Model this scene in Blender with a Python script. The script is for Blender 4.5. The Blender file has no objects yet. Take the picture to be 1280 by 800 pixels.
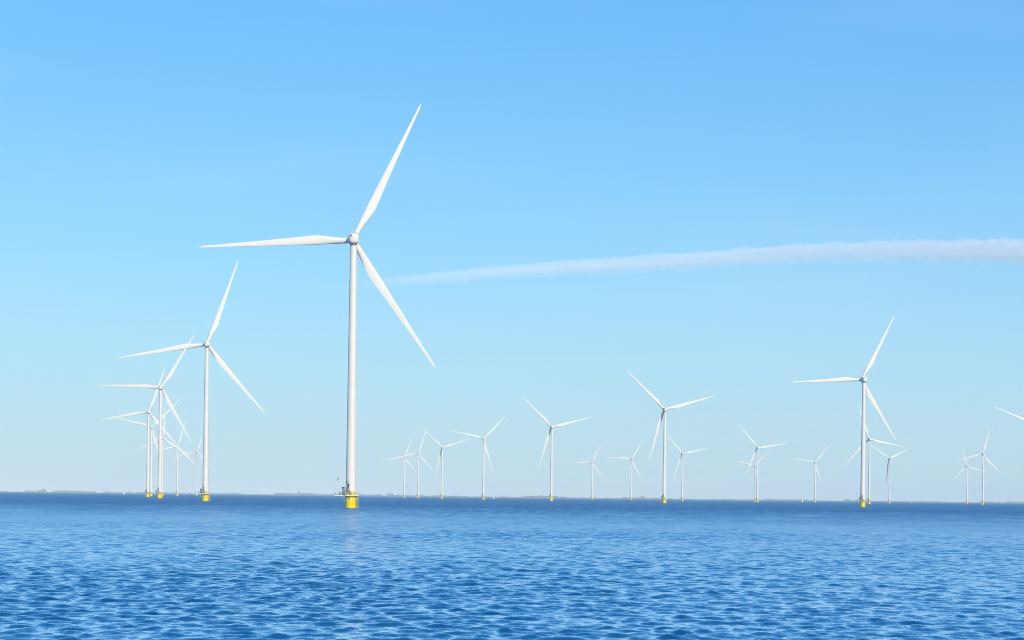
import bpy, bmesh, math, random
import numpy as np
from mathutils import Matrix, Vector

random.seed(7)
SC = bpy.context.scene
COL = SC.collection
PI = math.pi

# ------------------------------------------------------------------ camera
F_PX = 2300.0            # focal length in pixels of a 1280 wide picture
CAM_H = 5.5              # eye height above the water
HOR_Y = 621.3            # horizon row at the picture's middle column
ROLL = 0.0112
cam_d = bpy.data.cameras.new('camera')
cam = bpy.data.objects.new('camera', cam_d)
COL.objects.link(cam)
cam_d.sensor_width = 36.0
cam_d.lens = F_PX / 1280.0 * 36.0
cam_d.shift_y = (HOR_Y - 400.0) / 1280.0
cam_d.clip_start = 0.5
cam_d.clip_end = 120000.0
cam.matrix_world = (Matrix.Translation((0, 0, CAM_H)) @ Matrix.Rotation(PI / 2, 4, 'X')
                    @ Matrix.Rotation(ROLL, 4, 'Z'))
SC.camera = cam

# ------------------------------------------------------------------ sky, sun, exposure
SUN_EL = math.radians(24.0)
SUN_AZ = math.radians(154.0)      # clockwise from the viewing direction
world = bpy.data.worlds.new('World')
SC.world = world
world.use_nodes = True
wn, wl = world.node_tree.nodes, world.node_tree.links
for n in list(wn):
    wn.remove(n)
sky = wn.new('ShaderNodeTexSky')
sky.sky_type = 'NISHITA'
sky.sun_disc = False
sky.sun_elevation = SUN_EL
sky.sun_rotation = SUN_AZ
sky.altitude = 0.0
sky.air_density = 1.0
sky.dust_density = 0.3
sky.ozone_density = 6.0
BG = 0.15
bg = wn.new('ShaderNodeBackground')
bg.inputs['Strength'].default_value = BG
wo = wn.new('ShaderNodeOutputWorld')
# colour balance of the sky, channel by channel: out = gain * in ** power
sep = wn.new('ShaderNodeSeparateColor')
wl.new(sky.outputs[0], sep.inputs[0])
com = wn.new('ShaderNodeCombineColor')
for ch, (power, gain) in enumerate(((1.0, 0.53), (0.7, 1.47), (0.40, 3.22))):
    pw = wn.new('ShaderNodeMath'); pw.operation = 'POWER'; pw.inputs[1].default_value = power
    wl.new(sep.outputs[ch], pw.inputs[0])
    gn = wn.new('ShaderNodeMath'); gn.operation = 'MULTIPLY'; gn.inputs[1].default_value = gain
    wl.new(pw.outputs[0], gn.inputs[0])
    wl.new(gn.outputs[0], com.inputs[ch])
# the pale band of low-lying air all round the horizon
tc = wn.new('ShaderNodeTexCoord')
sp = wn.new('ShaderNodeSeparateXYZ')
wl.new(tc.outputs['Generated'], sp.inputs[0])
zc = wn.new('ShaderNodeMath'); zc.operation = 'MAXIMUM'; zc.inputs[1].default_value = 0.0
wl.new(sp.outputs['Z'], zc.inputs[0])
zm = wn.new('ShaderNodeMath'); zm.operation = 'MULTIPLY'; zm.inputs[1].default_value = -1 / 0.115
wl.new(zc.outputs[0], zm.inputs[0])
ze = wn.new('ShaderNodeMath'); ze.operation = 'EXPONENT'
wl.new(zm.outputs[0], ze.inputs[0])
band = wn.new('ShaderNodeMix'); band.data_type = 'RGBA'
band.inputs[7].default_value = (0.54 / BG, 0.72 / BG, 0.80 / BG, 1)
wl.new(ze.outputs[0], band.inputs[0])
wl.new(com.outputs[0], band.inputs[6])
# the thinnest veils of high cirrus
vm = wn.new('ShaderNodeMapping'); vm.inputs['Scale'].default_value = (1.6, 1.6, 9.0); vm.inputs['Rotation'].default_value = (0.12, 0.1, 0.4)
wl.new(tc.outputs['Generated'], vm.inputs[0])
vn = wn.new('ShaderNodeTexNoise'); vn.inputs['Scale'].default_value = 2.2; vn.inputs['Detail'].default_value = 5; vn.inputs['Roughness'].default_value = 0.5
wl.new(vm.outputs[0], vn.inputs['Vector'])
vr = wn.new('ShaderNodeMapRange'); vr.inputs['From Min'].default_value = 0.48; vr.inputs['From Max'].default_value = 0.8; vr.inputs['To Max'].default_value = 0.16
wl.new(vn.outputs['Fac'], vr.inputs['Value'])
veil = wn.new('ShaderNodeMix'); veil.data_type = 'RGBA'
veil.inputs[7].default_value = (0.62 / BG, 0.80 / BG, 0.98 / BG, 1)
wl.new(vr.outputs[0], veil.inputs[0])
wl.new(band.outputs[2], veil.inputs[6])
wl.new(veil.outputs[2], bg.inputs['Color'])
wl.new(bg.outputs[0], wo.inputs['Surface'])

sun_d = bpy.data.lights.new('sun', 'SUN')
sun_d.energy = 3.4
sun_d.angle = math.radians(0.53)
sun_d.color = (1.0, 0.90, 0.75)
sun = bpy.data.objects.new('sun', sun_d)
COL.objects.link(sun)
sdir = Vector((math.sin(SUN_AZ) * math.cos(SUN_EL), math.cos(SUN_AZ) * math.cos(SUN_EL), math.sin(SUN_EL)))
sun.rotation_euler = sdir.to_track_quat('Z', 'Y').to_euler()
sun.location = (60, -90, 60)

SC.view_settings.view_transform = 'Standard'
SC.view_settings.look = 'None'
SC.view_settings.exposure = 0.0
SC.view_settings.gamma = 1.0
SC.view_settings.use_curve_mapping = False
SC.cycles.use_denoising = True
SC.cycles.max_bounces = 6
SC.cycles.volume_bounces = 6
SC.cycles.filter_width = 0.85
SC.cycles.transparent_max_bounces = 40

# ------------------------------------------------------------------ helpers
def mat(name, color, rough=0.5, spec=0.5, metallic=0.0, vary=0.0, vscale=1.0):
    """procedural painted / weathered surface; VARY is how much the paint's own tone wanders"""
    m = bpy.data.materials.new(name)
    m.use_nodes = True
    nt = m.node_tree
    p = nt.nodes['Principled BSDF']
    p.inputs['Base Color'].default_value = (*color, 1)
    p.inputs['Roughness'].default_value = rough
    p.inputs['Specular IOR Level'].default_value = spec
    p.inputs['Metallic'].default_value = metallic
    if vary:
        t = nt.nodes.new('ShaderNodeTexCoord')
        n = nt.nodes.new('ShaderNodeTexNoise')
        n.inputs['Scale'].default_value = vscale
        n.inputs['Detail'].default_value = 6
        nt.links.new(t.outputs['Object'], n.inputs['Vector'])
        r = nt.nodes.new('ShaderNodeValToRGB')
        r.color_ramp.elements[0].position = 0.3
        r.color_ramp.elements[1].position = 0.7
        r.color_ramp.elements[0].color = (*[c * (1 - vary) for c in color], 1)
        r.color_ramp.elements[1].color = (*[min(1, c * (1 + vary * 0.4)) for c in color], 1)
        nt.links.new(n.outputs['Fac'], r.inputs[0])
        nt.links.new(r.outputs[0], p.inputs['Base Color'])
    return m


M = {
    'white': mat('white_paint', (0.83, 0.75, 0.63), 0.38, 0.4, 0, 0.05, 0.25),
    'blade': mat('blade_gelcoat', (0.87, 0.80, 0.685), 0.33, 0.4, 0, 0.04, 0.2),
    'yellow': mat('yellow_paint', (0.94, 0.65, 0.012), 0.42, 0.4, 0, 0.10, 0.6),
    'steel': mat('galvanised_steel', (0.42, 0.44, 0.46), 0.5, 0.5, 0.3, 0.15, 1.5),
    'deck': mat('pale_deck_steel', (0.78, 0.75, 0.70), 0.6, 0.4, 0, 0.12, 1.0),
    'dark': mat('dark_equipment', (0.055, 0.065, 0.085), 0.55, 0.4, 0, 0.2, 2.0),
    'grey': mat('grey_cabinet', (0.24, 0.28, 0.33), 0.5, 0.4, 0, 0.12, 1.5),
    'brown': mat('vent_brown', (0.10, 0.06, 0.035), 0.6, 0.3),
    'weed': mat('waterline_growth', (0.05, 0.06, 0.02), 0.8, 0.3, 0, 0.4, 2.0),
    'red': mat('red_lamp', (0.45, 0.03, 0.02), 0.3, 0.5),
}


def link(name, me, m, parent=None, loc=None):
    o = bpy.data.objects.new(name, me)
    COL.objects.link(o)
    if m is not None and not me.materials:
        me.materials.append(m)
    if parent is not None:
        o.parent = parent
    if loc is not None:
        o.location = loc
    return o


def mesh_of(name, verts, faces, smooth=False, sharp=None):
    me = bpy.data.meshes.new(name)
    me.from_pydata(verts, [], faces)
    me.update()
    if smooth:
        me.polygons.foreach_set('use_smooth', [True] * len(me.polygons))
        if sharp is not None:
            me.set_sharp_from_angle(angle=sharp)
    return me


class MB:
    """collects boxes, bars and lathes for one mesh"""
    def __init__(self):
        self.v, self.f = [], []

    def add(self, v, f):
        b = len(self.v)
        self.v += [tuple(p) for p in v]
        self.f += [tuple(i + b for i in q) for q in f]

    def box(self, lo, hi):
        x0, y0, z0 = lo; x1, y1, z1 = hi
        self.add([(x0, y0, z0), (x1, y0, z0), (x1, y1, z0), (x0, y1, z0), (x0, y0, z1), (x1, y0, z1), (x1, y1, z1), (x0, y1, z1)],
                 [(0, 3, 2, 1), (4, 5, 6, 7), (0, 1, 5, 4), (1, 2, 6, 5), (2, 3, 7, 6), (3, 0, 4, 7)])

    def bar(self, a, b, r, r2=None, n=8):
        a, b = Vector(a), Vector(b)
        r2 = r if r2 is None else r2
        q = (b - a).to_track_quat('Z', 'Y')
        v = []
        for c, rr in ((a, r), (b, r2)):
            for k in range(n):
                t = 2 * PI * k / n
                v.append(c + q @ Vector((math.cos(t) * rr, math.sin(t) * rr, 0)))
        f = [(k, (k + 1) % n, n + (k + 1) % n, n + k) for k in range(n)]
        f += [tuple(range(n - 1, -1, -1)), tuple(range(n, 2 * n))]
        self.add(v, f)

    def lathe(self, prof, n=32, cap=True):
        v, f = [], []
        for r, z in prof:
            for k in range(n):
                t = 2 * PI * k / n
                v.append((r * math.cos(t), r * math.sin(t), z))
        for i in range(len(prof) - 1):
            for k in range(n):
                f.append((i * n + k, i * n + (k + 1) % n, (i + 1) * n + (k + 1) % n, (i + 1) * n + k))
        if cap:
            f.append(tuple(range(n - 1, -1, -1)))
            f.append(tuple((len(prof) - 1) * n + k for k in range(n)))
        self.add(v, f)

    def mesh(self, name, smooth=False):
        return mesh_of(name, self.v, self.f, smooth, math.radians(40) if smooth else None)


def thing(name, label, cat, loc=(0, 0, 0), group=None):
    o = bpy.data.objects.new(name, None)
    COL.objects.link(o)
    o.empty_display_size = 0.5
    o.location = loc
    o['label'] = label
    o['category'] = cat
    if group:
        o['group'] = group
    return o


def tag(o, label, cat, group=None):
    o['label'] = label
    o['category'] = cat
    if group:
        o['group'] = group
    return o


CR, SR = math.cos(ROLL), math.sin(ROLL)


def unroll(px, py):
    """picture pixel (1280 wide) -> level offsets right / up from the principal point, in pixels"""
    u, v = px - 640.0, HOR_Y - py
    return (u * CR + v * -SR, v * CR + u * SR)

# ------------------------------------------------------------------ the water
def smooth01(t):
    t = np.clip(t, 0, 1)
    return t * t * (3 - 2 * t)


def build_water():
    rng = np.random.default_rng(11)
    A = 0.325
    NC = 510
    th = np.linspace(-A, A, NC)
    rr, r = [], 44.0
    while r < 3200.0:
        rr.append(r)
        r += (0.19 + 0.00092 * max(0, r - 60) + 0.000002 * max(0, r - 900) ** 2) * rng.uniform(0.85, 1.15)
    rows = np.array([0.5, 15.0, 30.0] + rr + [3600, 4300, 5200, 8000, 13000, 21000, 34000])
    NR = len(rows)
    dr = np.gradient(rows)
    R, T = np.meshgrid(rows, th, indexing='ij')
    X = (R * np.sin(T)).astype(np.float64)
    Y = (R * np.cos(T)).astype(np.float64)
    fade = (smooth01((R - 46) / 6.0) * smooth01((3180.0 - R) / 900.0)
            * smooth01((A - np.abs(T)) / 0.03))
    Z = np.zeros_like(X); DX = np.zeros_like(X); DY = np.zeros_like(X)
    # wind sea running towards the camera from beyond the turbines
    n = 150
    lam = np.exp(rng.uniform(np.log(0.36), np.log(9.0), n))
    k = 2 * np.pi / lam
    kp = 2 * np.pi / 1.95
    spec = (k / kp) ** -1.9 * np.exp(-1.1 * (k / kp) ** -2)     # variance per log band
    amp = np.sqrt(spec / spec.sum()) * WAVE_RMS * math.sqrt(2)
    spread = np.where(lam > 3.0, 0.5, 0.6)
    ang = rng.normal(0, 1, n) * spread + 0.12
    ph = rng.uniform(0, 2 * np.pi, n)
    sub = (rows >= 44) & (rows < 3195)
    i0, i1 = np.where(sub)[0][[0, -1]]
    xs, ys = X[i0:i1 + 1], Y[i0:i1 + 1]
    step = np.maximum(dr[i0:i1 + 1], 0)[:, None]
    for j in range(n):
        kx, ky = k[j] * math.sin(ang[j]), -k[j] * math.cos(ang[j])
        res = smooth01((lam[j] / step - 2.5) / 2.5)               # short waves end where the rows cannot carry them
        if lam[j] > 2.2:
            res = np.maximum(res, 0.8)
        last = np.where(res[:, 0] > 0)[0]
        if len(last) == 0:
            continue
        e = last[-1] + 1
        p = kx * xs[:e] + ky * ys[:e] + ph[j]
        a = amp[j] * res[:e]
        Z[i0:i0 + e] += a * np.cos(p)
        s = a * np.sin(p) * CHOP
        DX[i0:i0 + e] -= kx / k[j] * s
        DY[i0:i0 + e] -= ky / k[j] * s
    # gust patches: rougher and smoother water drifting over each other
    gust = 1.0 + 0.36 * np.sin(xs * 0.021 + ys * 0.013 + 1.0) * np.sin(ys * 0.017 - xs * 0.006) \
        + 0.16 * np.sin(xs * 0.047 - ys * 0.05 + 2.2)
    Z[i0:i1 + 1] *= gust; DX[i0:i1 + 1] *= gust; DY[i0:i1 + 1] *= gust
    X += DX * fade; Y += DY * fade; Z *= fade
    co = np.stack([X, Y, Z], -1).reshape(-1, 3)
    idx = np.arange(NR * NC).reshape(NR, NC)
    q = np.stack([idx[:-1, :-1], idx[:-1, 1:], idx[1:, 1:], idx[1:, :-1]], -1).reshape(-1, 4)
    q = q[:, ::-1]
    # the rest of the circle, calm and coarse: behind and beside the camera
    side_r = np.array([0.5, 44.0, 3200.0, 5200.0, 34000.0])
    side_t = np.linspace(A, 2 * np.pi - A, 25)
    Rs, Ts = np.meshgrid(side_r, side_t, indexing='ij')
    cs = np.stack([Rs * np.sin(Ts), Rs * np.cos(Ts), np.zeros_like(Rs)], -1).reshape(-1, 3)
    ids = np.arange(Rs.size).reshape(Rs.shape) + len(co)
    qs = np.stack([ids[:-1, :-1], ids[:-1, 1:], ids[1:, 1:], ids[1:, :-1]], -1).reshape(-1, 4)[:, ::-1]
    co = np.vstack([co, cs]); q = np.vstack([q, qs])
    me = bpy.data.meshes.new('water')
    me.vertices.add(len(co)); me.loops.add(q.size); me.polygons.add(len(q))
    me.vertices.foreach_set('co', co.astype(np.float32).ravel())
    me.loops.foreach_set('vertex_index', q.astype(np.int32).ravel())
    me.polygons.foreach_set('loop_start', np.arange(0, q.size, 4, dtype=np.int32))
    me.polygons.foreach_set('use_smooth', np.ones(len(q), dtype=bool))
    me.update(calc_edges=True)
    print('water quads', len(q), 'rows', NR)
    return me


WAVE_RMS = 0.038
CHOP = 0.98


def water_material():
    m = bpy.data.materials.new('lake_water')
    m.use_nodes = True
    nt = m.node_tree; N = nt.nodes; L = nt.links
    p = N['Principled BSDF']
    # mirror-like surface; the light that comes back up out of the water does not know which way a wavelet leans
    p.inputs['Base Color'].default_value = (0.0, 0.0, 0.0, 1)
    body = N.new('ShaderNodeBsdfDiffuse')
    body.inputs['Color'].default_value = (0.0005, 0.112, 0.225, 1)
    up = N.new('ShaderNodeCombineXYZ'); up.inputs[2].default_value = 1.0
    L.new(up.outputs[0], body.inputs['Normal'])
    add = N.new('ShaderNodeAddShader')
    L.new(p.outputs[0], add.inputs[0]); L.new(body.outputs[0], add.inputs[1])
    L.new(add.outputs[0], N['Material Output'].inputs['Surface'])
    p.inputs['Roughness'].default_value = 0.06
    p.inputs['IOR'].default_value = 1.6
    p.inputs['Specular IOR Level'].default_value = 0.5
    t = N.new('ShaderNodeTexCoord')
    geo = N.new('ShaderNodeNewGeometry')
    # ripples too fine for the mesh: facets leaning at random, as slopes added to the surface normal
    acc = geo.outputs['Normal']
    for sx, sy, scale, slope, rot in ((1.4, 1.0, 1.0, 0.20, 0.15), (2.0, 0.9, 2.2, 0.30, -0.1)):
        mp = N.new('ShaderNodeMapping')
        mp.inputs['Scale'].default_value = (sx, sy, 1)
        mp.inputs['Rotation'].default_value = (0, 0, rot)
        L.new(t.outputs['Object'], mp.inputs[0])
        nz = N.new('ShaderNodeTexNoise')
        nz.inputs['Scale'].default_value = scale
        nz.inputs['Detail'].default_value = 3
        nz.inputs['Roughness'].default_value = 0.6
        L.new(mp.outputs[0], nz.inputs['Vector'])
        c = N.new('ShaderNodeVectorMath'); c.operation = 'SUBTRACT'; c.inputs[1].default_value = (0.5, 0.5, 0.5)
        L.new(nz.outputs['Color'], c.inputs[0])
        g = N.new('ShaderNodeVectorMath'); g.operation = 'MULTIPLY'; g.inputs[1].default_value = (slope, slope, 0)
        L.new(c.outputs[0], g.inputs[0])
        ad = N.new('ShaderNodeVectorMath'); ad.operation = 'ADD'
        L.new(acc, ad.inputs[0]); L.new(g.outputs[0], ad.inputs[1])
        acc = ad.outputs[0]
    nm = N.new('ShaderNodeVectorMath'); nm.operation = 'NORMALIZE'
    L.new(acc, nm.inputs[0])
    L.new(nm.outputs[0], p.inputs['Normal'])
    # out where the mesh no longer carries the waves their slopes become surface roughness
    ln = N.new('ShaderNodeVectorMath'); ln.operation = 'LENGTH'
    L.new(t.outputs['Object'], ln.inputs[0])
    mr = N.new('ShaderNodeMapRange')
    mr.interpolation_type = 'LINEAR'
    mr.inputs['From Min'].default_value = 60.0
    mr.inputs['From Max'].default_value = 1000.0
    mr.inputs['To Min'].default_value = 0.06
    mr.inputs['To Max'].default_value = 0.52
    L.new(ln.outputs['Value'], mr.inputs['Value'])
    # wind streaks: long lanes of rougher and smoother water running with the wind
    far = N.new('ShaderNodeMapRange'); far.interpolation_type = 'SMOOTHSTEP'
    far.inputs['From Min'].default_value = 220.0
    far.inputs['From Max'].default_value = 900.0
    L.new(ln.outputs['Value'], far.inputs['Value'])
    tot = mr.outputs[0]
    for sx, sy, gain in ((0.30, 0.020, 0.60), (0.04, 0.010, 0.28), (0.006, 0.002, 0.14)):
        mp = N.new('ShaderNodeMapping'); mp.inputs['Scale'].default_value = (sx, sy, 1)
        L.new(t.outputs['Object'], mp.inputs[0])
        nz = N.new('ShaderNodeTexNoise'); nz.inputs['Scale'].default_value = 1.0; nz.inputs['Detail'].default_value = 2
        L.new(mp.outputs[0], nz.inputs['Vector'])
        sb = N.new('ShaderNodeMath'); sb.operation = 'SUBTRACT'; sb.inputs[1].default_value = 0.5
        L.new(nz.outputs['Fac'], sb.inputs[0])
        g = N.new('ShaderNodeMath'); g.operation = 'MULTIPLY'; g.inputs[1].default_value = gain
        L.new(sb.outputs[0], g.inputs[0])
        fm = N.new('ShaderNodeMath'); fm.operation = 'MULTIPLY_ADD'
        L.new(g.outputs[0], fm.inputs[0]); L.new(far.outputs[0], fm.inputs[1]); L.new(tot, fm.inputs[2])
        tot = fm.outputs[0]
    L.new(tot, p.inputs['Roughness'])
    return m


water = link('water', build_water(), water_material())
water['kind'] = 'structure'
water['label'] = 'choppy blue lake water reaching to the far shore'

# ------------------------------------------------------------------ wind turbines
HUB_H = 115.0
ROT_R = 65.8
TILT = math.radians(5.0)
OVER = 5.9               # tower axis to rotor plane


def blade_mesh():
    ns, na = 34, 20
    v, f = [], []
    for i in range(ns + 1):
        s = (i / ns) ** 1.15
        z = 1.5 + s * (ROT_R - 1.5)
        u = z / ROT_R
        # chord
        if u < 0.05:
            c = 2.6
        elif u < 0.26:
            w = (u - 0.05) / 0.21; w = w * w * (3 - 2 * w)
            c = 2.6 + w * (4.0 - 2.6)
        else:
            w = (u - 0.26) / 0.74
            c = 4.0 * (1 - w) ** 1.02 + 0.78 * w - 0.9 * w * (1 - w)
        if u > 0.965:
            c *= max(0.16, math.sqrt(max(0, 1 - ((u - 0.965) / 0.0352) ** 2)))
        rnd = 1 - min(1, max(0, (u - 0.04) / 0.2)); rnd = rnd * rnd * (3 - 2 * rnd)
        tk = 0.17 + 0.22 * max(0, 1 - u / 0.5) ** 1.3
        tw = math.radians(8.0 * max(0, 1 - u) ** 2.2 + 1.0)
        pre = 1.6 * u ** 2.2
        off = 0.31 * (1 - rnd) + 0.5 * rnd
        for k in range(na):
            a = 2 * PI * k / na
            xc = 0.5 - 0.5 * math.cos(a)                  # 0 leading edge, 1 trailing edge
            yt = 5 * tk * (0.2969 * math.sqrt(xc) - 0.126 * xc - 0.3516 * xc ** 2 + 0.2843 * xc ** 3 - 0.1015 * xc ** 4)
            yt = max(yt, 0.006)
            ya = (yt if a < PI else -yt * 0.75) * c
            xa = (xc - off) * c
            yr = 0.5 * math.sin(a) * c
            xx = xa
            yy = ya * (1 - rnd) + yr * rnd
            # twist turns the leading edge into the wind (+Y)
            x2 = xx * math.cos(tw) + yy * math.sin(tw)
            y2 = -xx * math.sin(tw) + yy * math.cos(tw)
            v.append((x2, y2 + pre, z))
    for i in range(ns):
        for k in range(na):
            f.append((i * na + k, i * na + (k + 1) % na, (i + 1) * na + (k + 1) % na, (i + 1) * na + k))
    f.append(tuple(range(na - 1, -1, -1)))
    f.append(tuple(ns * na + k for k in range(na)))
    me = mesh_of('blade', v, f, True, math.radians(60))
    bm = bmesh.new(); bm.from_mesh(me); bmesh.ops.recalc_face_normals(bm, faces=bm.faces[:]); bm.to_mesh(me); bm.free()
    return me


def loft_y(sections, n=32, expo=3.2):
    """superellipse rings along Y: (y, half width, half height, z centre, exponent)"""
    v, f = [], []
    for y, hw, hh, zc, ex in sections:
        for k in range(n):
            t = 2 * PI * k / n
            c, s = math.cos(t), math.sin(t)
            v.append((hw * math.copysign(abs(c) ** (2 / ex), c), y, zc + hh * math.copysign(abs(s) ** (2 / ex), s)))
    m = len(sections)
    for i in range(m - 1):
        for k in range(n):
            f.append((i * n + k, (i + 1) * n + k, (i + 1) * n + (k + 1) % n, i * n + (k + 1) % n))
    f.append(tuple(range(n)))
    f.append(tuple((m - 1) * n + k for k in range(n - 1, -1, -1)))
    return v, f


MESH = {}


def prep_meshes():
    b = MB(); b.lathe([(2.28, -2.5), (2.28, 0.9), (2.26, 0.9), (2.26, 5.18)], 40); MESH['foundation'] = b.mesh('foundation', True)
    b = MB(); b.lathe([(2.285, -1.0), (2.292, -0.4), (2.29, -0.1), (2.283, 0.12)], 40, False); MESH['growth'] = b.mesh('growth', True)
    b = MB(); b.lathe([(2.24, 5.62), (2.24, 6.95), (2.34, 6.97), (2.34, 7.12), (2.2, 7.13)], 40); MESH['collar'] = b.mesh('collar', True)
    prof = []
    for i in range(13):
        t = i / 12
        prof.append((2.15 - 0.62 * t - 0.10 * t * t, 7.135 + t * (112.7 - 7.135)))
    b = MB(); b.lathe(prof, 48); MESH['tower'] = b.mesh('tower', True)
    b = MB(); b.lathe([(0.985, -0.09), (1.0, -0.07), (1.0, 0.07), (0.985, 0.09)], 48, False); MESH['flange'] = b.mesh('flange', True)
    # deck: octagon round the pile with a landing stage reaching out to one side
    r = 3.45
    out = [(r * math.cos(PI / 8 + k * PI / 4), r * math.sin(PI / 8 + k * PI / 4)) for k in range(8)]
    out = [(3.45, -1.5), (3.45, 1.5), (1.45, 3.4), (-1.9, 3.4), (-3.0, 2.2), (-6.7, 2.2), (-6.7, -2.2), (-3.0, -2.2), (-1.9, -3.4), (1.45, -3.4)]
    n = len(out)
    v = [(x, y, 5.2) for x, y in out] + [(x, y, 5.6) for x, y in out]
    f = [tuple(range(n - 1, -1, -1)), tuple(range(n, 2 * n))] + [(k, (k + 1) % n, n + (k + 1) % n, n + k) for k in range(n)]
    MESH['deck'] = mesh_of('deck', v, f)
    # brackets under the deck
    b = MB(); b.bar((2.2, 0, 3.2), (3.2, 0, 5.18), 0.13); MESH['bracket'] = b.mesh('bracket')
    b = MB(); b.bar((2.2, 0, 3.0), (5.8, 0, 5.18), 0.13); MESH['bracket_long'] = b.mesh('bracket')
    b = MB()
    pts = []
    for k in range(n):
        a0, a1 = Vector(out[k]), Vector(out[(k + 1) % n])
        m = max(1, round((a1 - a0).length / 1.3))
        for j in range(m):
            pts.append(a0.lerp(a1, j / m) * 0.985)
    for k, p in enumerate(pts):
        q = pts[(k + 1) % len(pts)]
        b.bar((p.x, p.y, 5.6), (p.x, p.y, 6.75), 0.03, n=6)
        for z in (6.0, 6.38, 6.75):
            b.bar((p.x, p.y, z), (q.x, q.y, z), 0.024, n=5)
    MESH['railing'] = b.mesh('railing')
    # davit crane
    b = MB(); b.bar((-3.3, -1.1, 5.6), (-3.3, -1.1, 8.3), 0.24, 0.2, 14); MESH['crane_column'] = b.mesh('crane_column', True)
    b = MB(); b.box((-3.65, -1.45, 8.3), (-2.95, -0.75, 8.95)); b.box((-3.0, -1.4, 8.4), (-2.35, -0.8, 8.85)); MESH['crane_head'] = b.mesh('crane_head')
    b = MB(); b.bar((-3.4, -1.1, 8.75), (-5.35, -1.15, 12.45), 0.2, 0.13, 10); b.bar((-3.1, -1.1, 8.6), (-4.2, -1.12, 10.0), 0.08, 0.07, 8); MESH['crane_boom'] = b.mesh('crane_boom', True)
    b = MB(); b.box((-5.62, -1.38, 12.2), (-5.14, -0.92, 12.72)); b.bar((-5.42, -1.15, 12.2), (-5.42, -1.15, 11.4), 0.03, n=6); b.box((-5.5, -1.23, 11.1), (-5.34, -1.07, 11.42)); MESH['crane_hook'] = b.mesh('crane_hook')
    # equipment on the deck
    b = MB(); b.box((-5.0, -0.3, 5.604), (-4.3, 0.7, 6.9)); b.box((-5.06, -0.36, 6.9), (-4.24, 0.76, 6.98)); MESH['cabinet'] = b.mesh('cabinet')
    b = MB(); b.box((-2.95, -2.1, 5.604), (-2.35, -1.45, 7.9)); b.box((-3.0, -2.15, 7.9), (-2.3, -1.4, 7.98)); MESH['cabinet_tall'] = b.mesh('cabinet_tall')
    # stair to the tower door with its landing
    b = MB()
    A_, B_ = Vector((0.75, -2.95, 5.65)), Vector((-0.95, -2.95, 8.35))
    for dy in (-0.34, 0.34):
        b.bar(A_ + Vector((0, dy, 0)), B_ + Vector((0, dy, 0)), 0.07, n=6)
        b.bar(A_ + Vector((0, dy, 1.0)), B_ + Vector((0, dy, 1.0)), 0.035, n=6)
        for t in (0.02, 0.35, 0.68, 1.0):
            c = A_.lerp(B_, t) + Vector((0, dy, 0)); b.bar(c, c + Vector((0, 0, 1.0)), 0.03, n=6)
    MESH['stair_rail'] = b.mesh('stair_rail')
    b = MB(); b.box((-0.14, -0.32, -0.02), (0.14, 0.32, 0.02)); MESH['step'] = b.mesh('step')
    b = MB(); b.box((-2.35, -3.35, 8.3), (-0.95, -1.75, 8.4))
    for x, y in ((-2.25, -3.25), (-1.05, -3.25), (-2.25, -2.2)):
        b.bar((x, y, 5.6), (x, y, 9.5), 0.05, n=6)
    for z in (8.95, 9.5):
        b.bar((-2.25, -3.25, z), (-1.05, -3.25, z), 0.03, n=6); b.bar((-2.25, -3.25, z), (-2.25, -2.2, z), 0.03, n=6)
    b.bar((-2.25, -3.25, 5.8), (-1.05, -3.25, 8.2), 0.035, n=6)
    MESH['landing'] = b.mesh('landing')
    b = MB()
    for k in range(7):
        t0 = math.radians(-128 + k * 3.6); t1 = math.radians(-128 + (k + 1) * 3.6)
        rr = 2.17
        b.add([(rr * math.cos(t0), rr * math.sin(t0), 8.42), (rr * math.cos(t1), rr * math.sin(t1), 8.42),
               (rr * math.cos(t1), rr * math.sin(t1), 10.5), (rr * math.cos(t0), rr * math.sin(t0), 10.5)], [(0, 1, 2, 3)])
    MESH['door'] = b.mesh('door')
    b = MB(); b.box((-1.85, -1.75, 10.9), (-1.3, -1.2, 11.6)); b.bar((-1.6, -1.7, 11.6), (-1.6, -1.9, 12.2), 0.07, n=8); MESH['lamp_box'] = b.mesh('lamp_box')
    # boat landing: two fender tubes and a ladder
    b = MB()
    for x in (-0.9, 0.9):
        b.bar((x, -3.0, -2.2), (x, -3.0, 4.6), 0.16, n=10)
        for z in (0.8, 4.2):
            b.bar((x, -3.0, z), (x * 0.7, -2.1, z), 0.1, n=8)
    MESH['fender_tubes'] = b.mesh('fender_tubes', True)
    b = MB()
    for x in (-0.28, 0.28):
        b.bar((x, -2.75, -2.5), (x, -2.75, 5.2), 0.05, n=6)
    for k in range(24):
        b.bar((-0.28, -2.75, -2 + k * 0.3), (0.28, -2.75, -2 + k * 0.3), 0.025, n=5)
    MESH['ladder'] = b.mesh('ladder')
    # nacelle, local origin at the hub height on the tower axis; +Y is upwind
    v, f = loft_y([(-3.75, 1.0, 1.0, 0.05, 2.4), (-3.62, 1.5, 1.55, 0.03, 2.7), (-3.25, 1.9, 2.0, 0.0, 3.2), (-2.6, 2.1, 2.2, 0.0, 3.6),
                   (1.6, 2.12, 2.22, 0, 3.6), (2.1, 2.05, 2.1, 0, 3.0)])
    MESH['nacelle'] = mesh_of('nacelle', v, f, True, math.radians(50))
    v, f = loft_y([(2.1, 1.9, 1.9, 0.06, 2), (2.2, 2.42, 2.42, 0.06, 2), (3.9, 2.42, 2.42, 0.2, 2), (4.05, 2.2, 2.2, 0.22, 2)], 40)
    MESH['generator'] = mesh_of('generator', v, f, True, math.radians(40))
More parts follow.
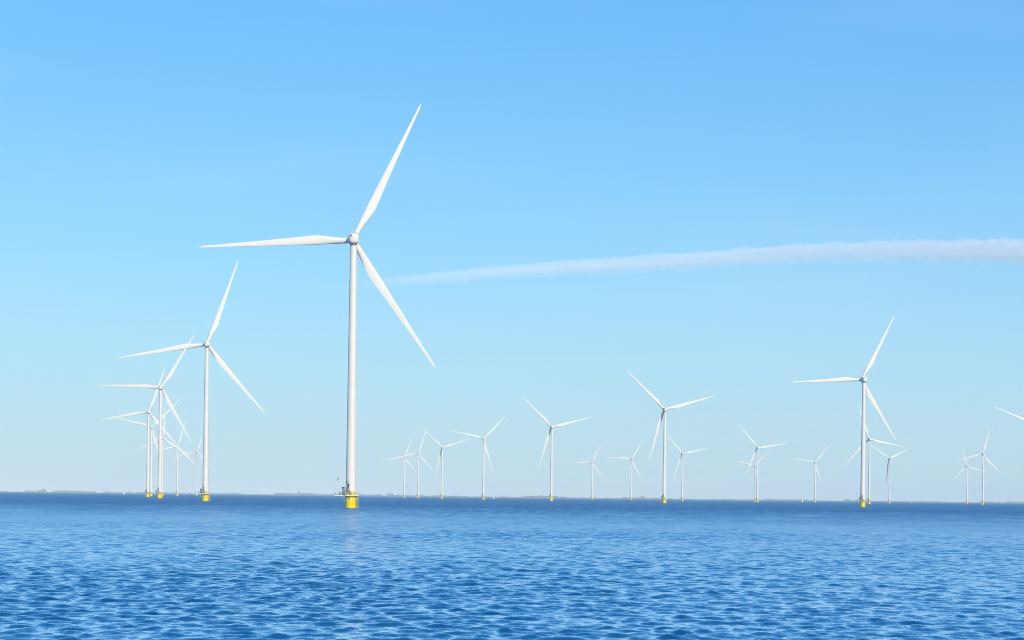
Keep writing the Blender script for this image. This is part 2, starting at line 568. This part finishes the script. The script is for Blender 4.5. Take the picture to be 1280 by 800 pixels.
    # hub: own frame, +Y upwind along the tilted shaft, origin in the rotor plane
    v, f = loft_y([(-1.75, 1.7, 1.7, 0, 2), (-1.5, 1.95, 1.95, 0, 2), (0.6, 2.0, 2.0, 0, 2), (1.4, 1.75, 1.75, 0, 2), (2.0, 1.2, 1.2, 0, 2), (2.3, 0.5, 0.5, 0, 2)], 36)
    MESH['hub'] = mesh_of('hub', v, f, True, math.radians(50))
    b = MB(); b.bar((0, 0, 1.1), (0, 0, 2.0), 1.36, 1.3, 28); MESH['blade_collar'] = b.mesh('blade_collar', True)
    MESH['blade'] = blade_mesh()
    b = MB(); b.lathe([(1.5, 112.705), (1.62, 112.72), (1.62, 113.05), (1.45, 113.06)], 32); MESH['yaw_ring'] = b.mesh('yaw_ring', True)
    b = MB()
    b.bar((-0.5, -2.4, 2.15), (-0.5, -2.4, 4.0), 0.05, n=8); b.bar((0.35, -2.4, 2.15), (0.35, -2.4, 3.7), 0.05, n=8)
    b.bar((-0.8, -2.4, 3.7), (0.5, -2.4, 3.7), 0.035, n=6); b.box((-0.6, -2.5, 3.95), (-0.4, -2.3, 4.25)); b.box((0.25, -2.5, 3.7), (0.45, -2.3, 3.95))
    MESH['wind_mast'] = b.mesh('wind_mast')
    b = MB(); b.box((-1.5, -3.72, 0.75), (-0.8, -3.2, 1.4)); MESH['vent'] = b.mesh('vent')
    b = MB(); b.box((0.6, -2.7, 2.18), (1.15, -2.2, 2.5)); MESH['aviation_lamp'] = b.mesh('aviation_lamp')
    b = MB()
    b.box((-1.5, -1.9, 2.2), (1.5, -1.2, 2.42))
    MESH['roof_hatch'] = b.mesh('roof_hatch')
    b = MB(); b.box((-0.9, -3.80, 0.28), (0.9, -3.70, 0.35)); MESH['hatch_seam'] = b.mesh('hatch_seam')


prep_meshes()
MAT_OF = {'foundation': 'yellow', 'growth': 'weed', 'collar': 'yellow', 'tower': 'white', 'flange': 'white', 'deck': 'deck', 'bracket': 'deck', 'bracket_long': 'deck',
          'railing': 'steel', 'crane_column': 'grey', 'crane_head': 'dark', 'crane_boom': 'white', 'crane_hook': 'dark', 'cabinet': 'grey',
          'cabinet_tall': 'grey', 'stair_rail': 'steel', 'step': 'steel', 'landing': 'grey', 'door': 'dark', 'lamp_box': 'dark',
          'fender_tubes': 'yellow', 'ladder': 'yellow', 'nacelle': 'white', 'generator': 'white', 'hub': 'white', 'blade_collar': 'white',
          'blade': 'blade', 'yaw_ring': 'steel', 'wind_mast': 'white', 'vent': 'brown', 'aviation_lamp': 'grey', 'roof_hatch': 'white', 'hatch_seam': 'steel'}


def part(name, key, parent, matrix=None):
    o = link(name, MESH[key], M[MAT_OF[key]], parent)
    if matrix is not None:
        o.matrix_local = matrix
    return o


def rotor(t, yaw, theta0):
    """nacelle, generator, hub and three blades on top of the tower"""
    top = Matrix.Translation((0, 0, HUB_H)) @ Matrix.Rotation(yaw, 4, 'Z')
    na = part('nacelle', 'nacelle', t, top)
    for nm in ('vent', 'wind_mast', 'aviation_lamp', 'roof_hatch', 'hatch_seam'):
        part(nm, nm, na)
    part('generator', 'generator', t, top)
    shaft = top @ Matrix.Translation((0, OVER, 0.45)) @ Matrix.Rotation(TILT, 4, 'X')
    h = part('hub', 'hub', t, shaft)
    for k in range(3):
        R = shaft @ Matrix.Rotation(theta0 + k * 2 * PI / 3, 4, 'Y')
        bl = part('blade', 'blade', t, R)
        part('blade_collar', 'blade_collar', bl)


def turbine(label, base_x, hub_y, hub_x, tips, yaw_deg=0.0, full=True, base_off=0.0):
    """one turbine; where it stands follows from its tower's column and the height its hub shows above the horizon"""
    u_h, v_h = unroll(hub_x, hub_y)
    px_per_m = v_h / (HUB_H - CAM_H)
    d = F_PX / px_per_m
    # blade phase from the tips, averaged over the three blades
    ph = []
    for tx, ty in tips:
        a, b = unroll(tx, ty)
        ang = math.atan2(a - u_h, b - v_h)           # clockwise from straight up
        ph.append(ang)
    s = sum(math.sin(3 * a) for a in ph); c = sum(math.cos(3 * a) for a in ph)
    theta0 = math.atan2(s, c) / 3
    x = (u_h + base_off) * d / F_PX
    t = thing('wind_turbine', label, 'wind turbine', (x, d, 0), 'offshore wind turbines standing in the lake')
    f = part('foundation', 'foundation', t)
    part('growth', 'growth', f)
    for nm in ('fender_tubes', 'ladder'):
        part(nm, nm, f, Matrix.Rotation(math.radians(118), 4, 'Z'))
    part('transition_collar', 'collar', t)
    tw = part('tower', 'tower', t)
    for z, rr in ((38.0, 1.995), (74.0, 1.74)):
        part('flange', 'flange', tw, Matrix.Translation((0, 0, z)) @ Matrix.Diagonal((rr, rr, 1, 1)))
    part('door', 'door', tw)
    part('lamp_box', 'lamp_box', tw)
    part('yaw_ring', 'yaw_ring', tw)
    pf = part('platform', 'deck', t)
    for q in range(4):
        part('bracket', 'bracket_long' if q == 2 else 'bracket', pf, Matrix.Rotation(q * PI / 2, 4, 'Z'))
    part('railing', 'railing', pf)
    cr = part('crane', 'crane_column', t)
    part('crane_head', 'crane_head', cr)
    part('boom', 'crane_boom', cr)
    part('hook_block', 'crane_hook', cr)
    part('cabinet', 'cabinet', t)
    part('cabinet', 'cabinet_tall', t)
    st = part('stair', 'stair_rail', t)
    for k in range(11):
        q = (k + 0.5) / 11
        part('step', 'step', st, Matrix.Translation((0.75 - 1.7 * q, -2.95, 5.65 + 2.7 * q)))
    part('landing', 'landing', t)
    rotor(t, math.radians(yaw_deg), theta0)
    return t


T = [
    # label, base_x, hub_y, hub_x, tips
    ('tallest white wind turbine, nearest of all, standing on a yellow base', 440, 299, 442.0, [(525, 128), (250, 313), (545, 458)]),
    ('second largest white turbine, its mast nearest left of the tallest one', 258, 430, 258.8, [(297, 324), (151, 447), (330, 513)]),
    ('tall white turbine in the left cluster with one blade pointing level to the left', 201, 484.5, 201, [(242, 420), (125, 482), (238.5, 551)]),
    ('leftmost white mast of all, with its yellow base beside a thinner mast', 185.5, 515, 185.7, [(205, 461), (130, 525), (223.5, 560)]),
    ('thin white turbine just right of the leftmost mast, a blade rising right', 189.7, 534, 189.5, [(147.5, 524), (223.5, 500.5), (197.7, 565)]),
    ('white turbine hidden behind the third tall left mast, one blade straight up', 203.5, 547.5, 203.3, [(206.3, 508), (236, 569), (168.5, 564.5)]),
    ('small white turbine in the left cluster, thin mast midway between the two tall ones', 222, 558, 222, [(230.8, 528), (243.3, 581)]),
    ('smallest white turbine in the left cluster, close left of the second largest mast', 246.5, 564.8, 246.3, [(253.8, 541), (224, 570.8), (264, 584)]),
    ('first small turbine right of the tallest mast, its left blade dipping slightly', 505.3, 571.8, 505.6, [(515, 548.4), (478, 576.7), (520, 590)]),
    ('second small turbine right of the tallest mast, its left blade crossing its neighbour', 522.7, 567, 523.1, [(531, 541), (500.5, 571.5), (543.6, 591)]),
    ('third turbine right of the tallest mast, blades spread in a Y', 552.6, 559.3, 552.9, [(528.5, 536.6), (584, 550), (545, 594.4)]),
    ('mid-size turbine between the tallest mast and picture centre, blade rising right', 604.6, 548.6, 605, [(634, 517), (563.6, 540), (616, 591)]),
    ('turbine just right of the picture centre with blades in a wide Y', 689.7, 533.8, 690, [(653, 497), (740.7, 521.5), (675.7, 583.5)]),
    ('small turbine right of the centre Y turbine, its left blade nearly level', 740.4, 577.4, 740.5, [(750.5, 556), (713.5, 580.4), (754, 599.4)]),
    ('small turbine close left of the larger Y-bladed turbine, its left blade level', 789.2, 573.5, 789.6, [(803.8, 551), (760.6, 572.8), (802.6, 599.6)]),
    ('larger Y-bladed turbine right of centre with a shadow on its lowest blade', 830.6, 511.8, 831.4, [(784.3, 464.7), (894.0, 494.4), (813.5, 575.9)]),
    ('small Y-bladed turbine right beside the larger Y-bladed one', 853, 567, 853.4, [(833, 545), (883, 561), (842, 599.6)]),
    ('small turbine almost hidden left behind another mast, a thin pair', 943.7, 582.3, 943.8, [(921, 577.6), (956.8, 568.8), (947, 595)]),
    ('front turbine of the thin overlapping pair, blades in a Y', 946.9, 560, 947.2, [(924.5, 532), (983.8, 554), (932.8, 595.4)]),
    ('lone small turbine left of the big right-hand turbine', 1019, 578, 1019.2, [(1035.4, 558.7), (991.8, 575), (1026.6, 603.5)]),
    ('big white turbine at right, third largest, standing on a yellow base', 1078, 474.5, 1080, [(1118.5, 393.6), (990, 480.7), (1123, 548.5)]),
    ('mid-size turbine partly hidden just right of the big right-hand mast', 1087, 549, 1087.2, [(1079, 527), (1128, 557.7), (1056.5, 582)]),
    ('turbine right of the big right-hand pair, its lowest blade hanging dark in shade', 1111.5, 573.3, 1112.3, [(1090, 558), (1136, 561), (1108.8, 603.5)]),
    ('shorter one of the two turbines near the right edge', 1209.5, 583, 1209.3, [(1204, 561), (1227.4, 587), (1192, 601)]),
    ('taller one of the two turbines near the right edge', 1229.2, 567.8, 1229.3, [(1237.8, 535), (1198, 577.5), (1250.8, 590.5)]),
    ('turbine cut off by the right edge, only one blade showing', 1296, 531.5, 1296, [(1246, 511)]),
]
YAW = 8.0
for i, (lab, bx, hy, hx, tips) in enumerate(T):
    turbine(lab, bx, hy, hx, tips, YAW + (math.sin(i * 2.3) * 2.5 if i else 0))

# ------------------------------------------------------------------ the far shore
K = 2.0                  # how far off, and how large, the shore stands


def px_at(px, D):
    """world x of a picture column (1280 wide) at distance D"""
    return (px - 640.0) * D / F_PX


def land_mesh():
    xs = np.linspace(-7000, 7000, 281)
    v, f = [], []
    prof = [(9500, -1.0), (9512, 2.2), (9520, 4.2), (9526, 4.2), (9545, 1.6), (10200, 1.4), (12600, 1.2), (12600, -1.5)]
    m = len(prof)
    for x in xs:
        w = 1.0 + 0.25 * math.sin(x * 0.0011 + 1) + 0.12 * math.sin(x * 0.0043)
        sh = 120 * math.sin(x * 0.0006) + 60 * math.sin(x * 0.0017 + 2)
        for k, (y, z) in enumerate(prof):
            v.append((x * K, (y + (sh if k < 6 else 0)) * K, z * (w * 1.15 if k in (1, 2, 3) else 1)))
    for i in range(len(xs) - 1):
        for k in range(m - 1):
            f.append((i * m + k, (i + 1) * m + k, (i + 1) * m + k + 1, i * m + k + 1))
    return mesh_of('land', v, f)


ML = {
    'land': mat('polder_grass', (0.10, 0.10, 0.06), 0.9, 0.1, 0, 0.4, 0.01),
    'tree': mat('far_foliage', (0.035, 0.05, 0.022), 0.9, 0.1, 0, 0.4, 0.05),
    'brick': mat('brick_wall', (0.28, 0.16, 0.11), 0.8, 0.2, 0, 0.15, 0.2),
    'roof': mat('roof_tile', (0.16, 0.075, 0.05), 0.8, 0.2, 0, 0.2, 0.3),
    'slate': mat('slate', (0.07, 0.075, 0.09), 0.7, 0.3, 0, 0.2, 0.3),
    'shed': mat('shed_cladding', (0.16, 0.19, 0.21), 0.6, 0.3, 0, 0.1, 0.2),
    'plaster': mat('white_plaster', (0.80, 0.79, 0.76), 0.6, 0.3, 0, 0.06, 0.2),
    'sail': mat('sailcloth', (0.85, 0.84, 0.81), 0.7, 0.2, 0, 0.04, 0.5),
    'hull': mat('hull_paint', (0.75, 0.76, 0.78), 0.3, 0.5, 0, 0.05, 0.6),
    'alu': mat('spar_aluminium', (0.6, 0.6, 0.6), 0.35, 0.5, 0.8),
    'pane': mat('window_pane', (0.05, 0.06, 0.08), 0.1, 0.6),
}
land = link('land', land_mesh(), ML['land'])
land['kind'] = 'structure'
land['label'] = 'low grassy far shore with its dike along the horizon'


def tree_belt():
    """the woods along the far shore, too far off to count: uneven crowns of many small leaf lumps"""
    rnd = random.Random(5)
    ico = bmesh.new(); bmesh.ops.create_icosphere(ico, subdivisions=1, radius=1.0)
    iv = [p.co.copy() for p in ico.verts]; fi = [tuple(q.index for q in p.verts) for p in ico.faces]; ico.free()
    v, f = [], []
    belts = [(-40, 20, 5, .5), (30, 62, 8, 1), (66, 118, 10, 1.4), (128, 180, 8, .9), (205, 240, 7, .8), (262, 300, 8, .9), (343, 395, 11, 1.3), (398, 470, 8, 1.0),
             (470, 500, 9, 1), (500, 600, 7, .8), (600, 660, 6, .5), (655, 705, 11, 1.2), (705, 790, 6, .7), (780, 830, 9, .9), (830, 960, 6, .6), (955, 985, 8, .9),
             (985, 1010, 9, .8), (1055, 1080, 9, .8), (1100, 1180, 6, .6), (1225, 1300, 8, .8)]
    for a, b, h, dens in belts:
        for _ in range(int((b - a) * dens * 1.6)):
            D = rnd.uniform(9800, 11600)
            x = px_at(rnd.uniform(a, b), D)
            hh = h * rnd.uniform(0.3, 0.85); w = hh * rnd.uniform(0.5, 1.2)
            for _k in range(5):
                r = w * rnd.uniform(0.3, 0.6)
                c = Vector((x + rnd.uniform(-w, w), D + rnd.uniform(-w, w), 1.0 + hh * rnd.uniform(0.35, 0.9)))
                o = len(v)
                for p in iv:
                    q = p * r * rnd.uniform(0.7, 1.25)
                    v.append(((c.x + q.x) * K, (c.y + q.y) * K, max(0.8, (c.z + q.z) * K)))
                f += [tuple(i + o for i in t) for t in fi]
    return mesh_of('treeline', v, f)


tb = link('treeline', tree_belt(), ML['tree'])
tb['kind'] = 'stuff'
tb['label'] = 'dim far-off woods along the horizon'


def gable_house(name, label, cat, px, D, w, d, wall_h, roof_h, wall, roof, windows=3, group=None):
    t = thing(name, label, cat, (px_at(px, D) * K, D * K, 1.6), group)
    t.scale = (K, K, K)
    b = MB(); b.box((-w / 2, -d / 2, -0.6), (w / 2, d / 2, wall_h)); link('wall', b.mesh('wall'), ML[wall], t)
    e = 0.5
    v = [(-w / 2 - e, -d / 2 - e, wall_h + .003), (w / 2 + e, -d / 2 - e, wall_h + .003), (w / 2 + e, d / 2 + e, wall_h + .003), (-w / 2 - e, d / 2 + e, wall_h + .003),
         (-w / 2 - e, 0, wall_h + roof_h), (w / 2 + e, 0, wall_h + roof_h)]
    link('roof', mesh_of('roof', v, [(0, 1, 5, 4), (2, 3, 4, 5), (0, 4, 3), (1, 2, 5), (3, 2, 1, 0)]), ML[roof], t)
    b = MB(); b.box((-0.7, -0.06, -1), (0.7, 0.06, 1)); wm = b.mesh('window')
    for k in range(windows):
        link('window', wm, ML['pane'], t, (-w / 2 + w * (k + 0.5) / windows, -d / 2 - 0.03, wall_h * 0.55))
    b = MB(); b.box((-0.8, -0.05, 0), (0.8, 0.05, 2.2)); link('door', b.mesh('door'), ML['slate'], t, (w * 0.36 / max(1, windows), -d / 2 - 0.03, -0.55))
    return t


def church(label, px, D):
    t = thing('church', label, 'church', (px_at(px, D) * K, D * K, 1.6))
    t.scale = (K, K, K)
    b = MB(); b.box((-2.6, -2.6, -0.5), (2.6, 2.6, 17)); link('tower', b.mesh('tower'), ML['brick'], t)
    b = MB(); b.bar((0, 0, 17.0), (0, 0, 29), 2.9, 0.1, 8); link('spire', b.mesh('spire'), ML['slate'], t)
    b = MB(); b.box((2.61, -4, -0.5), (20, 4, 7)); link('nave', b.mesh('nave'), ML['brick'], t)
    v = [(2.61, -4.5, 7.003), (20.4, -4.5, 7.003), (20.4, 4.5, 7.003), (2.61, 4.5, 7.003), (2.61, 0, 12), (20.4, 0, 12)]
    link('roof', mesh_of('roof', v, [(0, 1, 5, 4), (2, 3, 4, 5), (0, 4, 3), (1, 2, 5), (3, 2, 1, 0)]), ML['slate'], t)
    b = MB(); b.box((-0.5, -0.05, -1.8), (0.5, 0.05, 1.8)); wm = b.mesh('window')
    for k in range(4):
        link('window', wm, ML['pane'], t, (5 + 4 * k, -4.03, 3.6))
    link('belfry_opening', wm, ML['pane'], t, (0, -2.63, 13.5))


church('far church with a thin spire on the horizon left of the tallest turbine', 373, 9900)
gable_house('barn', 'dark far barn on the horizon near the left edge', 'barn', 55.5, 9750, 16, 14, 10, 8, 'shed', 'slate', 4)
gable_house('barn', 'low grey shed left of the dark far barn near the left edge', 'barn', 50, 9800, 24, 14, 7, 4, 'shed', 'slate', 5)
gable_house('farmhouse', 'far brown farmhouse among trees between the left edge and the sailing boat', 'house', 81, 9800, 30, 12, 6, 5, 'brick', 'roof', 6)
gable_house('barn', 'small dark far shed right of the tree belt near the left edge', 'barn', 98, 9750, 9, 9, 5, 4, 'shed', 'slate', 2)
gable_house('warehouse', 'tall dark far building, first of a pair right of the tallest turbine', 'building', 485, 9800, 10, 10, 12, 3, 'shed', 'slate', 2)
gable_house('warehouse', 'dark far building, second and broader of a pair right of the tallest turbine', 'building', 489.5, 9850, 14, 10, 10, 4, 'shed', 'slate', 3)
gable_house('greenhouse', 'long low white far building between the third and fourth turbines right of the tallest', 'building', 589, 9750, 26, 12, 5, 2, 'plaster', 'plaster', 6)
gable_house('greenhouse', 'long low white far building left of the small level-bladed turbine right of centre', 'building', 774.5, 9750, 38, 14, 5, 2, 'plaster', 'plaster', 8)
gable_house('farmhouse', 'far brown farmhouse left of the Y-bladed turbine near picture centre', 'house', 677, 9800, 24, 12, 7, 5, 'brick', 'roof', 5)
gable_house('barn', 'dark far barn between the small level-bladed turbine and the larger Y-bladed one', 'barn', 803, 9800, 15, 12, 8, 6, 'shed', 'slate', 3)
gable_house('farmhouse', 'far red-brown farmhouse left of the big right-hand turbine', 'house', 1059, 9800, 22, 12, 7, 5, 'brick', 'roof', 4)

# turbines far inland, older and smaller
for lab, px, D, ph in (('tiny far-off land turbine left of the long white building', 573, 12000, 0.3),
                       ('tiny far-off land turbine above the long white building', 587, 12100, 0.9),
                       ('tiny far-off land turbine in the wide gap right of the larger Y-bladed one', 905, 12000, 0.1),
                       ('tiny far-off land turbine close left of the thin overlapping pair', 933, 12200, 1.4),
                       ('tiny far-off land turbine between the lone small one and the big right-hand one', 1047, 12000, 0.6)):
    t = thing('wind_turbine', lab, 'wind turbine', (px_at(px, D) * K, D * K, 1.0), 'small land turbines beyond the far shore')
    t.scale = (0.42 * K, 0.42 * K, 0.42 * K)
    part('tower', 'tower', t)
    rotor(t, math.radians(YAW), ph)


# ------------------------------------------------------------------ sailing boats
def sailboat(label, px, D, mast_h, rz, jib=True):
    t = thing('sailing_boat', label, 'sailing boat', (px_at(px, D), D, 0.0), 'sailing boats far out on the lake')
    t.rotation_euler.z = rz
    Lh = mast_h * 0.72; B = Lh * 0.3
    v, f = [], []
    st = [(-0.5, 0.62, 0.95), (-0.25, 0.92, 0.9), (0.05, 1.0, 0.92), (0.3, 0.72, 1.0), (0.45, 0.3, 1.1), (0.5, 0.03, 1.18)]
    for x, w, sh in st:
        hw = B / 2 * w
        v += [(x * Lh, -hw, sh), (x * Lh, -hw * 0.8, 0.1), (x * Lh, 0, -0.35), (x * Lh, hw * 0.8, 0.1), (x * Lh, hw, sh)]
    for i in range(len(st) - 1):
        for k in range(4):
            f.append((i * 5 + k, (i + 1) * 5 + k, (i + 1) * 5 + k + 1, i * 5 + k + 1))
        f.append((i * 5 + 4, (i + 1) * 5 + 4, (i + 1) * 5, i * 5))
    f += [(0, 1, 2, 3, 4), tuple(25 + k for k in (4, 3, 2, 1, 0))]
    link('hull', mesh_of('hull', v, f), ML['hull'], t)
    b = MB(); b.box((-0.12 * Lh, -B * 0.22, 0.93), (0.2 * Lh, B * 0.22, 1.55)); link('cabin', b.mesh('cabin'), ML['plaster'], t)
    b = MB(); b.bar((0.06 * Lh, 0, 0.9), (0.06 * Lh, 0, mast_h), 0.09, 0.05); link('mast', b.mesh('mast'), ML['alu'], t)
    b = MB(); b.bar((0.06 * Lh, 0, 2.1), (-0.42 * Lh, 0.35, 2.1), 0.07); link('boom', b.mesh('boom'), ML['alu'], t)

    def sail(nm, a, bb, c, belly):
        n = 7; vv, ff, rows = [], [], []
        for i in range(n + 1):
            r = []
            for j in range(n + 1 - i):
                w2, w3 = i / n, j / n; w1 = 1 - w2 - w3
                p = Vector(a) * w1 + Vector(bb) * w2 + Vector(c) * w3
                p.y += belly * 27 * w1 * w2 * w3 + belly * 2 * w1 * w2
                r.append(len(vv)); vv.append(tuple(p))
            rows.append(r)
        for i in range(n):
            for j in range(len(rows[i]) - 1):
                ff.append((rows[i][j], rows[i][j + 1], rows[i + 1][j]))
                if j < len(rows[i + 1]) - 1:
                    ff.append((rows[i][j + 1], rows[i + 1][j + 1], rows[i + 1][j]))
        me = mesh_of(nm, vv, ff, True)
        o = link(nm, me, ML['sail'], t)
        md = o.modifiers.new('thickness', 'SOLIDIFY'); md.thickness = 0.02
    sail('mainsail', (0.05 * Lh, 0.02, 2.2), (-0.41 * Lh, 0.35, 2.25), (0.055 * Lh, 0.02, mast_h - 0.2), 0.25)
    if jib:
        sail('jib', (0.49 * Lh, 0, 1.3), (0.02 * Lh, 0.5, 1.7), (0.075 * Lh, 0, mast_h * 0.85), 0.25)


sailboat('small white sailing boat left of the left turbine cluster', 155, 6200, 10.5, 0.3)
sailboat('white sailing boat with a tall narrow sail right of the fourth turbine from the tallest', 617.5, 5200, 14.5, 1.2)
sailboat('small white sailing boat left of the lone small turbine', 1003, 6400, 9.0, 0.2)
sailboat('small white sailing boat right of the dark-bladed turbine', 1138.3, 6200, 9.5, 2.6)

# ------------------------------------------------------------------ a float
def float_buoy():
    D = 235.0
    t = thing('buoy', 'small pale float drifting on the open water below picture centre', 'buoy', (px_at(657, D), D, 0.03))
    b = MB(); b.lathe([(0.05, -0.16), (0.14, -0.12), (0.19, -0.02), (0.2, 0.06), (0.16, 0.13), (0.08, 0.17)], 20); link('body', b.mesh('body', True), M['steel'], t)
    b = MB(); b.lathe([(0.195, 0.0), (0.212, 0.01), (0.214, 0.05), (0.205, 0.06)], 20, False); link('band', b.mesh('band', True), ML['hull'], t)
    b = MB(); b.bar((0, 0, 0.165), (0, 0, 0.24), 0.03, n=8); b.bar((-0.06, 0, 0.235), (0.06, 0, 0.235), 0.02, n=8); link('eye', b.mesh('eye'), M['steel'], t)


float_buoy()

# ------------------------------------------------------------------ the streak of cloud
def contrail():
    D0 = 30000.0
    pts = [(300, 364, 2.0, .03), (400, 361, 4.0, .12), (500, 351, 7, .3), (560, 345, 8, .45), (640, 338, 8.5, .6), (800, 328.5, 10, .9), (900, 322, 10, .95), (1000, 315.5, 11, 1.0),
           (1100, 312, 12, .92), (1200, 312, 13.5, 1.0), (1290, 312.5, 15, 1.1), (1420, 312, 17, 1.2), (1600, 309, 20, 1.3), (1900, 300, 24, 1.3)]
    P = np.array(pts)
    xs = np.arange(300, 1900, 4.0)
    cy = np.interp(xs, P[:, 0], P[:, 1]); ht = np.interp(xs, P[:, 0], P[:, 2]); dp = np.interp(xs, P[:, 0], P[:, 3])
    ker = np.hanning(31); ker /= ker.sum()
    def sm(a):
        return np.convolve(np.pad(a, 15, mode='edge'), ker, 'valid')
    cy, ht, dp = sm(cy), sm(ht) * 1.18, sm(dp)
    n = 20
    rng = np.random.default_rng(3)
    lump_ph = rng.uniform(0, 6.28, 40); lump_k = rng.uniform(0.02, 0.5, 40); lump_m = rng.integers(1, 6, 40); lump_t = rng.uniform(0, 6.28, 40)
    def tube(i0, i1, rad, dy, depth, seed, fine):
        """one lumpy strand from sample i0 to i1; RAD and DY in shares of the streak's half height"""
        v, f = [], []
        m = i1 - i0
        for q in range(m):
            i = i0 + q
            x = xs[i]
            u, w = unroll(x, cy[i])
            c = Vector((u * D0 / F_PX, D0, CAM_H + w * D0 / F_PX))
            hh = ht[i] * D0 / F_PX
            e = q / (m - 1)
            end = min(1.0, e * 9, (1 - e) * 9) if seed else min(1.0, q / 25.0)
            end = math.sin(end * PI / 2)
            sway = math.sin(x * 0.013 + seed) * 0.10 + math.sin(x * 0.041 + seed * 2) * 0.05
            for k in range(n):
                t = 2 * PI * k / n
                lum = 1.0
                for j in range(40):
                    lum += fine * (0.3 / (0.3 + lump_k[j])) * math.sin(x * lump_k[j] + lump_ph[j] + seed * 3) * math.cos(lump_m[j] * t + lump_t[j])
                lum = max(0.15, lum)
                up = math.sin(t); up = up * (0.85 if up > 0 else 1.12)
                v.append((c.x, c.y + (math.cos(t) * rad * depth + 0.2 * math.sin(seed)) * hh * dp[i] * lum * end,
                          c.z + (up * rad * lum * end + dy + (sway if seed else 0)) * hh))
        for q in range(m - 1):
            for k in range(n):
                f.append((q * n + k, (q + 1) * n + k, (q + 1) * n + (k + 1) % n, q * n + (k + 1) % n))
        f.append(tuple(range(n))); f.append(tuple((m - 1) * n + k for k in range(n - 1, -1, -1)))
        me = mesh_of('vapour', v, f, True)
        bm = bmesh.new(); bm.from_mesh(me); bmesh.ops.recalc_face_normals(bm, faces=bm.faces[:]); bm.to_mesh(me); bm.free()
        return me
    N_ = len(xs)
    parts = [tube(0, N_, 1.0, 0.0, 1.0, 0, 0.06), tube(10, N_, 0.72, 0.12, 1.0, 0, 0.06)]
    rw = random.Random(21)
    for q in range(13):
        i0 = 15 + q * 24 + rw.randint(-10, 10); ln = rw.randint(45, 120)
        parts.append(tube(max(5, i0), min(N_, i0 + ln), rw.uniform(0.2, 0.42), rw.uniform(-0.45, 0.5), 1.3, q + 1, 0.10))
    return parts


mv = bpy.data.materials.new('thin_cloud')
mv.use_nodes = True
for nd in list(mv.node_tree.nodes):
    if nd.type == 'BSDF_PRINCIPLED':
        mv.node_tree.nodes.remove(nd)
pv = mv.node_tree.nodes.new('ShaderNodeVolumePrincipled')
pv.inputs['Color'].default_value = (1, 1, 1, 1)
pv.inputs['Density'].default_value = 0.0015
pv.inputs['Anisotropy'].default_value = -0.55
mv.node_tree.links.new(pv.outputs[0], mv.node_tree.nodes['Material Output'].inputs['Volume'])
ct = thing('cloud', 'long thin white streak of cloud thickening towards the right edge', 'cloud', (0, 0, 0))
for me in contrail():
    link('vapour', me, mv, ct)

# ------------------------------------------------------------------ haze over the lake
mh = bpy.data.materials.new('lake_haze')
mh.use_nodes = True
for nd in list(mh.node_tree.nodes):
    if nd.type == 'BSDF_PRINCIPLED':
        mh.node_tree.nodes.remove(nd)
ph_ = mh.node_tree.nodes.new('ShaderNodeVolumePrincipled')
ph_.inputs['Color'].default_value = (0.90, 0.97, 0.90, 1)
ph_.inputs['Density'].default_value = 4.3e-5
ph_.inputs['Anisotropy'].default_value = -0.25
mh.node_tree.links.new(ph_.outputs[0], mh.node_tree.nodes['Material Output'].inputs['Volume'])
b = MB(); b.box((-36000, -36000, -3.6), (36000, 36000, 187))
hz = link('haze', b.mesh('haze'), mh)
hz['kind'] = 'stuff'
hz['label'] = 'thin pale haze over the lake'
